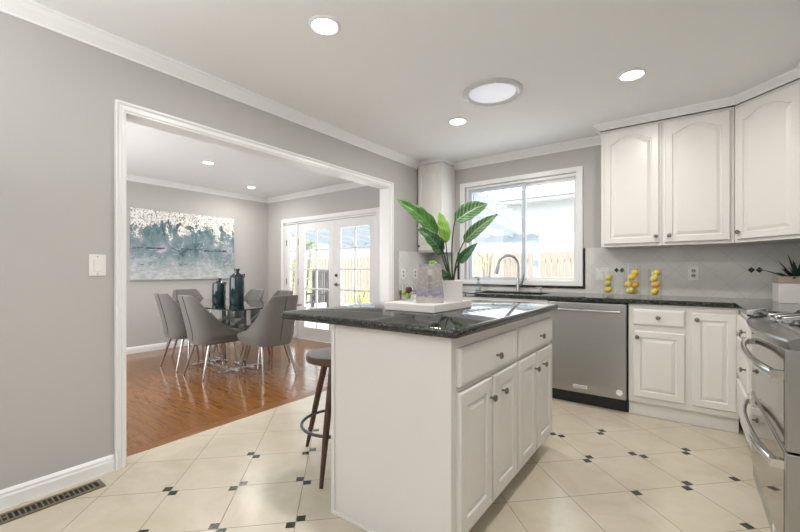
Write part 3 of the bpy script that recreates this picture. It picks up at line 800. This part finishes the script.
wall_plate('wall_outlet', (LX+.01, 3.80, 1.10), (0, 1, 0), (1, 0, 0), .074, .118, 'white outlet behind the frosted vase nearer the corner cabinet', 'outlet', 'outlet')

# floor register
t = thing('floor_register', (-2.495, .46, 0), 'bronze floor vent with slots along the grey wall baseboard', 'floor vent')
b = MB(); x0, x1, y0, y1 = -2.548, -2.446, .14, .70
b.box(x0, y0, 0, x1, y1, .0015)
b.box(x0, y0, .0015, x0+.02, y1, .006); b.box(x1-.02, y0, .0015, x1, y1, .006); b.box(x0+.02, y0, .0015, x1-.02, y0+.02, .006); b.box(x0+.02, y1-.02, .0015, x1-.02, y1, .006)
n = 26
for i in range(1, n):
    y = y0+.02+(y1-y0-.04)*i/n; b.box(x0+.02, y-.0035, .0015, x1-.02, y+.0035, .0055)
for y in (.33, .55): b.box(-2.500, y-.006, .0055, -2.488, y+.006, .009)
b.build('grille', 'bronze', t, bevel=.001)
b = MB(); b.box(x0+.02, y0+.02, .0014, x1-.02, y1-.02, .0019); b.build('duct', 'slot', t)

# ------------------------------------------------------------------ ceiling lights
def downlight(x, y, label, power, r=.085, col=(1, .96, .90)):
    t = thing('recessed_light', (x, y, CZ), label, 'ceiling light', 'recessed ceiling lights')
    b = MB(); b.lathe([(r, 0), (r, -.004), (r-.006, -.008), (r-.016, -.009), (r-.020, -.003), (r-.020, 0)], (x, y, CZ), n=32, cap0=False, cap1=False); b.build('trim_ring', 'trim', t, smooth=True, recalc=True)
    b = MB(); b.lathe([(r-.020, -.004), (r-.022, -.0055), (.002, -.007)], (x, y, CZ), n=32, cap0=False); b.build('lens', 'lens', t)
    l = lamp('lamp_light', 'AREA', (0, 0, -.012), (0, 0, 0), power, col, shape='DISK', size=.12)
    l.parent = t
KP = 9
downlight(-1.545, 1.405, 'recessed downlight over the island and its stool near the opening', KP)
downlight(-.29, 2.978, 'recessed downlight in front of the upper cabinets beside the window', KP)
downlight(-1.60, 2.994, 'recessed downlight closest to the round tubular skylight and sink', KP)
downlight(-.29, 1.405, 'recessed downlight above the walkway beside the oven range', 13)
downlight(-4.62, 2.342, 'dining room downlight directly above the glass table', 11, .075)
downlight(-5.43, 3.423, 'dining room downlight by the far wall near the glazed doors', 11, .075)
t = thing('tubular_skylight', (-1.14, 2.665, CZ), 'round tubular skylight diffuser with white ring in the kitchen ceiling', 'skylight')
b = MB(); b.lathe([(.215, 0), (.215, -.006), (.205, -.016), (.180, -.020), (.168, -.010), (.168, 0)], (-1.14, 2.665, CZ), n=48, cap0=False, cap1=False); b.build('ring', 'ring_metal', t, smooth=True)
b = MB(); b.lathe([(.168, -.006), (.12, -.012), (.05, -.015), (.001, -.016)], (-1.14, 2.665, CZ), n=48, cap0=False); b.build('diffuser', 'tube_lens', t, smooth=True)
for a in range(6):
    q = a*PI/3; b = MB(); b.lathe([(.006, -.018), (.006, -.022), (.001, -.023)], (-1.14+.192*math.cos(q), 2.665+.192*math.sin(q), CZ), n=8); b.build('screw', 'trim', t)

# ------------------------------------------------------------------ tray and what stands on it
TZ = .962
b = MB(); b.box(-1.315, 1.625, .921, -1.0, 2.045, TZ); b.build('serving_board', 'pot', bevel=.004, label='thick white serving board lying on the black island worktop', category='tray')

RV = Vector((math.cos(math.radians(36.65)), math.sin(math.radians(36.65)), 0)); FV = Vector((-RV.y, RV.x, 0))
def potted_plant():
    c = Vector((-1.069, 1.937, TZ))
    t = thing('potted_plant', c, 'tall broad-leaved green plant in a square white pot on the island', 'plant')
    a = math.radians(28); U = Vector((math.cos(a), math.sin(a), 0)); V = Vector((-U.y, U.x, 0)); h = .118; q = .058
    def sq(s, z): return [c+U*(x*s)+V*(y*s)+ZV*z for x, y in ((-1, -1), (1, -1), (1, 1), (-1, 1))]
    b = MB(); b.loops([sq(q-.004, .001), sq(q, h), sq(q-.006, h), sq(q-.007, h-.012)], cap1=False); b.build('pot', 'pot', t, bevel=.002)
    b = MB(); b.loops([sq(q-.0075, h-.03), sq(q-.0075, h-.014)]); b.build('soil', 'soil', t)
    base = c+ZV*(h-.02)
    S = 2.14/384.7
    def P(px, py, dep=0):   # point of the plant given as an offset across and up from the pot, with its own depth
        return base + RV*((px-454)*S) + ZV*((283-py)*S) + FV*dep
    leaves = [  # base, tip, width, curl, depth base, depth tip, material, stem bend
        ((438, 233), (398.5, 200), .085, .03, -.02, -.10, 'leaf_mid', (446, 252)),
        ((442, 253), (417.5, 227), .082, .035, -.05, -.12, 'leaf_dark', (447, 268)),
        ((448, 241), (441.5, 208), .068, .02, .03, .05, 'leaf_lime', (449, 262)),
        ((457, 219), (491, 199), .100, .025, .02, .06, 'leaf_var', (452, 240)),
        ((465, 241), (495, 214), .066, .03, -.03, -.09, 'leaf_var', (457, 254)),
        ((459.5, 262), (475, 242.5), .052, .02, -.05, -.10, 'leaf_dark', (455, 270)),
        ((440, 267), (431.5, 259), .036, .01, .06, .10, 'leaf_lime', (447, 275)),
        ((448, 279), (441, 268), .05, .01, -.03, -.05, 'leaf_dark', (450, 281)),
    ]
    for (b0, t0, wd, curl, d0, d1, mat, mid) in leaves:
        A = P(*b0, d0); B = P(*t0, d1); Mi = P(*mid, d0*.4); st = base + RV*((b0[0]-454)*S*.08)
        pts = []
        for i in range(11):
            u = i/10; pts.append(st*(1-u)**2 + Mi*(2*u*(1-u)) + A*u*u)
        bb = MB(); bb.tube(pts, .004, 8, [.0052-.0022*i/10 for i in range(11)]); bb.build('stem', 'stem', t, smooth=True)
        ax = (B-A); L = ax.length*1.04; ax.normalize()
        nrm = (-FV + ZV*.35); nrm = (nrm-ax*nrm.dot(ax)).normalized(); side = ax.cross(nrm)
        NL, NW = 14, 6
        bb = MB(); uvl = bb.bm.loops.layers.uv.new('UVMap'); grid = []
        for i in range(NL+1):
            u = i/NL; wl = wd*(math.sin(PI*min(1, u*.93+.05)**.72))**.8*.5 if 0 < u < 1 else .002
            row = []
            for j in range(NW+1):
                s = j/NW*2-1
                p = A + ax*(L*u) + side*(s*wl*(1+.05*math.sin(u*25))) + nrm*(curl*math.sin(PI*u)*1.0 + abs(s)**1.5*wl*.45 + .004*math.sin(u*22+s*2)) - ZV*(.008*u*u)
                row.append((bb.bm.verts.new(p), (j/NW, u)))
            grid.append(row)
        for i in range(NL):
            for j in range(NW):
                q4 = [grid[i][j], grid[i][j+1], grid[i+1][j+1], grid[i+1][j]]
                f = bb.face([x[0] for x in q4])
                if f:
                    for lp, x in zip(f.loops, q4): lp[uvl].uv = x[1]
        o = bb.build('leaf', mat, t, smooth=True, recalc=False)
        so = o.modifiers.new('thickness', 'SOLIDIFY'); so.thickness = .0012
potted_plant()

def frosted_vase():
    c = Vector((-1.103, 1.751, TZ)); a = math.radians(33); U = Vector((math.cos(a), math.sin(a), 0)); V = Vector((-U.y, U.x, 0))
    def sq(s, d, z): return [c+U*(x*s)+V*(y*d)+ZV*z for x, y in ((-1, -1), (1, -1), (1, 1), (-1, 1))]
    b = MB(); H = .205
    b.loops([sq(.072, .042, .001), sq(.073, .043, .03), sq(.058, .034, H), sq(.054, .030, H), sq(.062, .035, .03), sq(.06, .033, .012)])
    b.build('glass_vase', 'frost', bevel=.003, label='silvery frosted square glass vase tapering upward in front of the potted plant', category='vase')
frosted_vase()
def tumbler(p, r, h, name, label, cat):
    b = MB(); b.lathe([(r*.85, 0), (r, h), (r-.003, h), (r*.85-.003, .008), (.0001, .008)], p, n=24, cap1=False)
    return b.build(name, 'glass', smooth=True, label=label, category=cat)
q = Vector((-1.268, 1.775, TZ+.001))
tumbler(q, .040, .092, 'glass_tumbler', 'clear glass tumbler holding lime and dark red fruit on the white board', 'glass')
b = MB(); b.sphere(q+RV*.003+ZV*.0265-FV*.008, .0175); b.build('lime', 'lime', smooth=True, label='small green lime at the bottom of the clear tumbler', category='lime')
b = MB(); b.sphere(q+RV*.008+ZV*.0615-FV*.004, .020, n=18)
b.build('plum', 'plum', smooth=True, label='dark red round fruit resting on the lime in the clear tumbler', category='fruit')
b = MB(); b.sphere(q-RV*.022+ZV*.045+FV*.004, .0125, (1, 1, 1.1)); b.build('lime', 'lime', smooth=True, label='tiny green lime against the doorway side of the clear tumbler', category='lime')
q = Vector((-1.20, 1.86, TZ+.001))
tumbler(q, .034, .085, 'glass_cup', 'small clear glass cup half hidden behind the frosted vase', 'glass')
b = MB(); b.sphere(q+RV*.002+ZV*.030, .0195, n=16); b.build('plum', 'plum', smooth=True, label='dark red round fruit in the glass cup behind the frosted vase', category='fruit')

# boxed succulent in the corner
def boxed_succulent():
    x0, y0, s = .508, 3.66, .24; z = .9125
    t = thing('boxed_succulent', (x0+s/2, y0+s/2, z), 'dark spiky succulent in white box with wooden rim by the oven', 'plant')
    b = MB(); b.box(x0, y0, z, x0+s, y0+s, z+.135); b.build('box', 'pot', t, bevel=.002)
    b = MB(); zz = z+.136
    b.box(x0-.002, y0-.002, zz, x0+s+.002, y0+.014, zz+.046); b.box(x0-.002, y0+s-.014, zz, x0+s+.002, y0+s+.002, zz+.046); b.box(x0-.002, y0+.014, zz, x0+.014, y0+s-.014, zz+.046); b.box(x0+s-.014, y0+.014, zz, x0+s+.002, y0+s-.014, zz+.046)
    b.build('rim', 'rim_wood', t, bevel=.0015)
    b = MB(); b.box(x0+.0145, y0+.0145, zz, x0+s-.0145, y0+s-.0145, zz+.030); b.build('soil', 'soil', t)
    c = Vector((x0+s/2, y0+s/2-.01, zz+.028))
    for i in range(30):
        a = i*2.399; k = i/30; L = .10+.13*random.random(); el = .35+.95*(1-k)+.1*random.random()
        d = Vector((math.cos(a)*math.cos(el), math.sin(a)*math.cos(el), math.sin(el))); sd = d.cross(ZV).normalized(); up = sd.cross(d)
        p0 = c+Vector((math.cos(a), math.sin(a), 0))*(.015+.05*k)
        rings = []
        for j in range(7):
            u = j/6; wl = .017*(1-u**1.8)+.0006
            m = p0+d*(L*u)+ZV*(.0 - .05*u*u*k)
            rings.append([m+sd*wl, m+up*wl*.35, m-sd*wl, m-up*wl*.15])
        b = MB(); b.loops(rings); b.build('leaf', 'leaf_succ', t, smooth=True)
boxed_succulent()

# ------------------------------------------------------------------ bar stool
def stool():
    c = Vector((-1.665, 1.625, 0)); H = .645
    t = thing('bar_stool', c, 'dark round wooden bar stool with metal foot ring under the island overhang', 'stool')
    b = MB(); b.lathe([(.165, 0), (.186, .004), (.190, .014), (.190, .036), (.184, .043), (.16, .044), (.001, .041)], c+ZV*(H-.044), n=36); b.build('seat', 'walnut_top', t, smooth=True)
    b = MB(); b.lathe([(.10, 0), (.12, .006), (.12, .02)], c+ZV*(H-.066), n=24); b.build('bracket', 'metal_dark', t, smooth=True)
    for k in range(3):
        a = math.atan2(1.364-1.625, -1.526+1.665)+k*2*PI/3
        d = Vector((math.cos(a), math.sin(a), 0))
        b = MB(); b.tube([c+d*.115+ZV*(H-.055), c+d*.215+ZV*.28, c+d*.300+ZV*.0], .018, 12, [.020, .0185, .011]); b.build('leg', 'walnut', t, smooth=True)
    b = MB(); b.tube([c+Vector((math.cos(a)*.215, math.sin(a)*.215, .232)) for a in [2*PI*i/40 for i in range(40)]], .009, 8, closed=True); b.build('foot_ring', 'metal_dark', t, smooth=True)
stool()

# ------------------------------------------------------------------ dining room
b = MB(); b.box(DX+.001, 2.012, 1.007, DX+.036, 3.502, 2.001)
b.bm.faces.ensure_lookup_table()
o = b.build('painting', ['canvas'], label='abstract teal and white canvas painting on the dining room wall', category='painting', bevel=.003)

TCX, TCY = -4.40, 2.45
t = thing('dining_table', (TCX, TCY, 0), 'glass dining table with chrome base in the dining room', 'table')
b = MB(); pl = rounded(TCX-.87, TCY-.43, TCX+.87, TCY+.43, .03)
R = b.loops([[(x, y, .738) for x, y in pl], [(x, y, .750) for x, y in pl]])
for f in b.bm.faces:
    f.normal_update(); f.material_index = 0 if abs(f.normal.z) > .5 else 1
b.build('glass_top', ['table_glass', 'glass_edge'], t)
for sx in (-1, 1):
    for sy in (-1, 1):
        b = MB(); x = TCX+sx*.27; y = TCY+sy*.10; b.box(x-.028, y-.028, .03, x+.028, y+.028, .737); b.build('post', 'chrome', t, bevel=.003)
b = MB()
for sy in (-1, 1): b.box(TCX-.42, TCY+sy*.10-.025, .0, TCX+.42, TCY+sy*.10+.025, .03)
for sx in (-1, 1): b.box(TCX+sx*.30-.025, TCY-.26, .0, TCX+sx*.30+.025, TCY+.26, .028)
b.build('floor_frame', 'chrome', t, bevel=.003)

def vase(x, y, r, h, label):
    b = MB(); b.lathe([(r*.9, 0), (r, .012), (r, h*.72), (r*.92, h*.80), (r*.55, h*.86), (r*.30, h*.885), (r*.30, h*.94), (r*.40, h*.95), (r*.40, h), (r*.28, h), (r*.26, h*.9)], (x, y, .751), n=28)
    v = thing('ceramic_bottle', (x, y, .751), label, 'vase')
    b.build('body', 'ceramic', v, smooth=True)
    b = MB(); b.tube([(x+RV.x*r*.75, y+RV.y*r*.75, .751+h*.83), (x+RV.x*r*1.08, y+RV.y*r*1.08, .751+h*.845), (x+RV.x*r*1.05, y+RV.y*r*1.05, .751+h*.79), (x+RV.x*r*.95, y+RV.y*r*.95, .751+h*.74)], .008); b.build('handle', 'ceramic', v, smooth=True)
vase(-4.361, 2.334, .074, .298, 'shorter dark teal bottle vase on the glass dining table')
vase(-4.129, 2.421, .081, .408, 'taller dark teal bottle vase on the glass dining table')

def chair():
    """upholstered dining chair facing +Y, origin on the floor under the seat"""
    t = thing('dining_chair', (0, 0, 0), 'x', 'chair', 'grey chairs around the glass dining table')
    # shell: U-shaped plan, high back, sides sweeping down to the front
    NS, NH = 40, 10
    path = []
    hw, yb, yf, rc = .225, -.215, .235, .12
    seg = [(-hw, yf)]
    for i in range(1, 9): seg.append((-hw, yf+(yb+rc-yf)*i/8))
    for i in range(1, 9):
        a = PI+PI/2*i/8; seg.append((-hw+rc+rc*math.cos(a), yb+rc+rc*math.sin(a)))
    for i in range(1, 5): seg.append((-hw+rc+(2*hw-2*rc)*i/4, yb))
    for i in range(1, 9):
        a = -PI/2+PI/2*i/8; seg.append((hw-rc+rc*math.cos(a), yb+rc+rc*math.sin(a)))
    for i in range(1, 9): seg.append((hw, yb+rc+(yf-yb-rc)*i/8))
    def surf(x, y, z, k=0):
        f = max(0, (z-.44))/.44
        nar = 1-.10*f if f > 0 else 1-.25*max(0, (.44-z)/.12)
        yy = y*(1 if z >= .40 else .94) - .11*f**1.15*(1 if y < .1 else 1)
        return (x*nar, yy, z)
    b = MB(); outer = []; inner = []
    for x, y in seg:
        s = max(0, min(1, (yf-y)/(yf-yb-.02)))
        ht = .475 + .405*(s**2.1)
        col_o = []; col_i = []
        nx, ny = x, y-.03; L = math.hypot(nx, ny) or 1
        th = .045
        for j in range(NH+1):
            z = .355+(ht-.355)*j/NH
            o = surf(x, y, z); col_o.append(o)
            px, py, pz = surf(x-nx/L*th, y-ny/L*th, z); col_i.append((px, py, pz))
        outer.append(col_o); inner.append(col_i)
    rings = [o + i[::-1] for o, i in zip(outer, inner)]
    b.loops(rings)
    bk = b.build('backrest', 'fabric', t, smooth=True, bevel=.012, seg=3)
    b = MB(); b.tube([Vector(surf(0, yb-.002, z)) for z in [.40+.47*i/8 for i in range(9)]], .003, 6); b.build('seam', 'seam', bk)
    b = MB(); pl = rounded(-.205, -.17, .205, .25, .07)
    b.loops([[(x*.8, y*.9, .355) for x, y in pl], [(x, y, .385) for x, y in pl], [(x, y, .455) for x, y in pl], [(x*.93, .04+(y-.04)*.93, .48) for x, y in pl], [(x*.6, .04+(y-.04)*.6, .488) for x, y in pl]])
    b.build('seat', 'fabric', t, smooth=True)
    for sx in (-1, 1):
        for sy in (-1, 1):
            b = MB(); b.tube([(sx*.150, .02+sy*.135, .372), (sx*.205, .01+sy*.225, 0)], .014, 12, [.017, .0105]); b.build('leg', 'leg', t, smooth=True)
    return t
c0 = chair()
chairs = [
    (-4.785, 2.175, 0, 'leftmost grey dining chair, standing by itself beside the white casing of the opening'),
    (-4.17, 2.165, 0, 'grey dining chair with its back to the kitchen in front of the vases'),
    (-3.60, 2.47, 90, 'grey dining chair at the table end nearest the island and bar stool'),
    (-4.785, 2.815, 180, 'grey dining chair across the table, its back showing just beside the taller vase'),
    (-4.17, 2.815, 180, 'grey dining chair across the table mostly hidden by the chair nearest the island'),
    (-5.27, 2.50, -90, 'grey dining chair at the table end below the painting'),
]
for i, (x, y, a, lab) in enumerate(chairs):
    o = c0 if i == 0 else copy_tree(c0)
    o.location = (x, y, .0005); o.rotation_euler = (0, 0, math.radians(a)); o['label'] = lab

# ------------------------------------------------------------------ outside
b = MB(); b.box(-16, WY+.15, -.12, 8, 22, -.04); struct(b, 'ground', 'concrete')
def patio_cover():
    t = thing('patio_cover', (-4.4, 7.9, -.04), 'white wooden patio cover with slats outside the glazed doors', 'patio cover')
    x0, x1, ya, yb, za, zb = -8.2, -2.38, 4.98, 8.0, 2.20, 1.92
    b = MB(); b.box(x0, yb-.08, zb-.20, x1, yb+.06, zb-.02); b.build('beam', 'ext_white', t, bevel=.005)
    for x in (x1-.13, -4.8, x0+.02):
        b = MB(); b.box(x, yb-.07, -.04, x+.11, yb+.04, zb-.2); b.build('post', 'ext_white', t, bevel=.005)
    n = 12
    for i in range(n):
        x = x0+.03+(x1-x0-.1)*i/(n-1)
        b = MB(); b.loops([[(x, ya, za-.07), (x+.045, ya, za-.07), (x+.045, ya, za+.05), (x, ya, za+.05)], [(x, yb+.35, zb-.11), (x+.045, yb+.35, zb-.11), (x+.045, yb+.35, zb+.01), (x, yb+.35, zb+.01)]])
        b.build('rafter', 'ext_white', t)
    for i in range(15):
        y = ya+.08+(yb-ya+.2)*i/14; z = za+.05+(zb-za)*(y-ya)/(yb-ya)
        b = MB(); b.box(x0, y, z, x1+.05, y+.05, z+.035); b.build('slat', 'ext_white', t)
patio_cover()
b = MB(); b.box(-12, WY+.145, 2.27, 6, WY+.76, 2.31); b.box(-12, WY+.76, 2.27, 6, WY+.785, 2.45); struct(b, 'roof_eave', 'ext_white')
def fence():
    t = thing('garden_fence', (-4, 10, -.04), 'pale wooden board fence across the back of the yard', 'fence')
    b = MB(); x = -13.5
    while x < 4:
        h = 1.62+random.uniform(-.012, .012); b.box(x, 10, -.04, x+.135, 10.022, h); x += .15
    b.build('boards', 'fence', t)
    for z in (.3, 1.35):
        b = MB(); b.box(-13.5, 10.023, z, 4, 10.06, z+.09); b.build('rail', 'fence', t)
fence()
def house(x0, x1, y, ze, zr, dep, label, gable=False):
    t = thing('neighbour_house', ((x0+x1)/2, y+dep/2, -.04), label, 'house')
    b = MB(); b.box(x0, y, -.04, x1, y+dep, ze); b.build('wall', 'stucco', t)
    b = MB()
    if gable:
        xm = (x0+x1)/2
        b.loops([[(x0-.4, yy, ze-.18), (xm, yy, zr), (x1+.4, yy, ze-.18), (x1+.4, yy, ze-.02), (xm, yy, zr+.18), (x0-.4, yy, ze-.02)] for yy in (y-.4, y+dep+.4)])
        b.build('roof', 'roof', t)
        b = MB(); b.loops([[(x0, yy, ze), (x1, yy, ze), (xm, yy, zr)] for yy in (y, y+.1)]); b.build('gable_end', 'stucco', t)
    else:
        b.loops([[(x, y-.45, ze-.05), (x, y-.45, ze+.07), (x, y+dep/2, zr), (x, y+dep+.45, ze+.07), (x, y+dep+.45, ze-.05)] for x in (x0-.4, x1+.4)])
        b.build('roof', 'stucco', t)
        b = MB(); b.box(x0-.4, y-.47, ze+.03, x1+.4, y-.45, ze+.075); b.build('gutter', 'roof', t)
house(-8.0, 1.5, 13.5, 3.55, 4.6, 6, 'large pale neighbouring house beyond the fence outside the kitchen window')
house(-15.5, -10.2, 13.0, 2.4, 3.5, 5, 'pale gabled house beyond the fence outside the glazed doors', True)
def shrub(name, x, y, z0, z1, r, n, mat, label, cat, leaf=.07):
    t = thing(name, (x, y, -.04), label, cat)
    b = MB()
    for k in range(5):
        a = k*1.3; b.tube([(x, y, -.04), (x+.3*r*math.cos(a), y+.3*r*math.sin(a), (z0+z1)/2), (x+.6*r*math.cos(a), y+.6*r*math.sin(a), z1*.9)], .012, 6)
    b.build('stems', 'bark', t)
    b = MB()
    for i in range(n):
        u = random.random(); z = z0+(z1-z0)*u; rr = r*math.sqrt(random.random())*(.55+.7*math.sin(PI*min(1, u*.85+.12))); a = random.random()*2*PI
        p = Vector((x+rr*math.cos(a), y+rr*math.sin(a), z)); d = Vector((random.uniform(-1, 1), random.uniform(-1, 1), random.uniform(-.6, .8))).normalized()
        s, q, _ = basis(d); L = leaf*random.uniform(.6, 1.3); nv = s*.15*L
        b.face(b.verts([p-d*L*.5, p+q*L*.28+nv, p+d*L*.5, p-q*L*.28+nv]))
    o = b.build('foliage', mat, t, recalc=False)
shrub('climbing_shrub', -8.85, 7.3, .15, 2.1, .34, 420, 'shrub', 'tall leafy green shrub outside the glazed doors beside the slatted chair', 'shrub')
shrub('climbing_shrub', -10.25, 7.9, .15, 1.9, .30, 300, 'shrub', 'tall leafy green shrub seen through the narrow sidelight', 'shrub')
shrub('low_shrub', -8.35, 9.1, .0, .55, .34, 200, 'shrub_yel', 'low yellow-green shrub in the yard near the fence', 'shrub')
shrub('blossom_shrub', -3.95, 8.9, 1.2, 1.75, .4, 90, 'shrub_yel', 'sparse pale shrub under the patio cover beam outside the window', 'shrub', .06)
def patio_chair():
    t = thing('patio_chair', (-7.35, 6.2, -.04), 'dark slatted patio chair outside the glazed door', 'chair')
    x0, y0 = -7.62, 6.0
    for x in (x0, x0+.52):
        b = MB(); b.box(x, y0, -.04, x+.05, y0+.05, .55); b.build('leg', 'slat', t)
        b = MB(); b.box(x, y0+.5, -.04, x+.05, y0+.55, 1.15); b.build('leg', 'slat', t)
        b = MB(); b.box(x-.01, y0, .55, x+.06, y0+.55, .58); b.build('arm', 'slat', t)
    b = MB()
    for i in range(6): b.box(x0+.05, y0+.02+i*.085, .36, x0+.52, y0+.085+i*.085, .385)
    b.build('seat', 'slat', t)
    b = MB()
    for i in range(6): b.box(x0+.06+i*.078, y0+.51, .38, x0+.10+i*.078, y0+.53, 1.11)
    b.box(x0+.05, y0+.505, 1.10, x0+.52, y0+.54, 1.17); b.build('backrest', 'slat', t)
patio_chair()
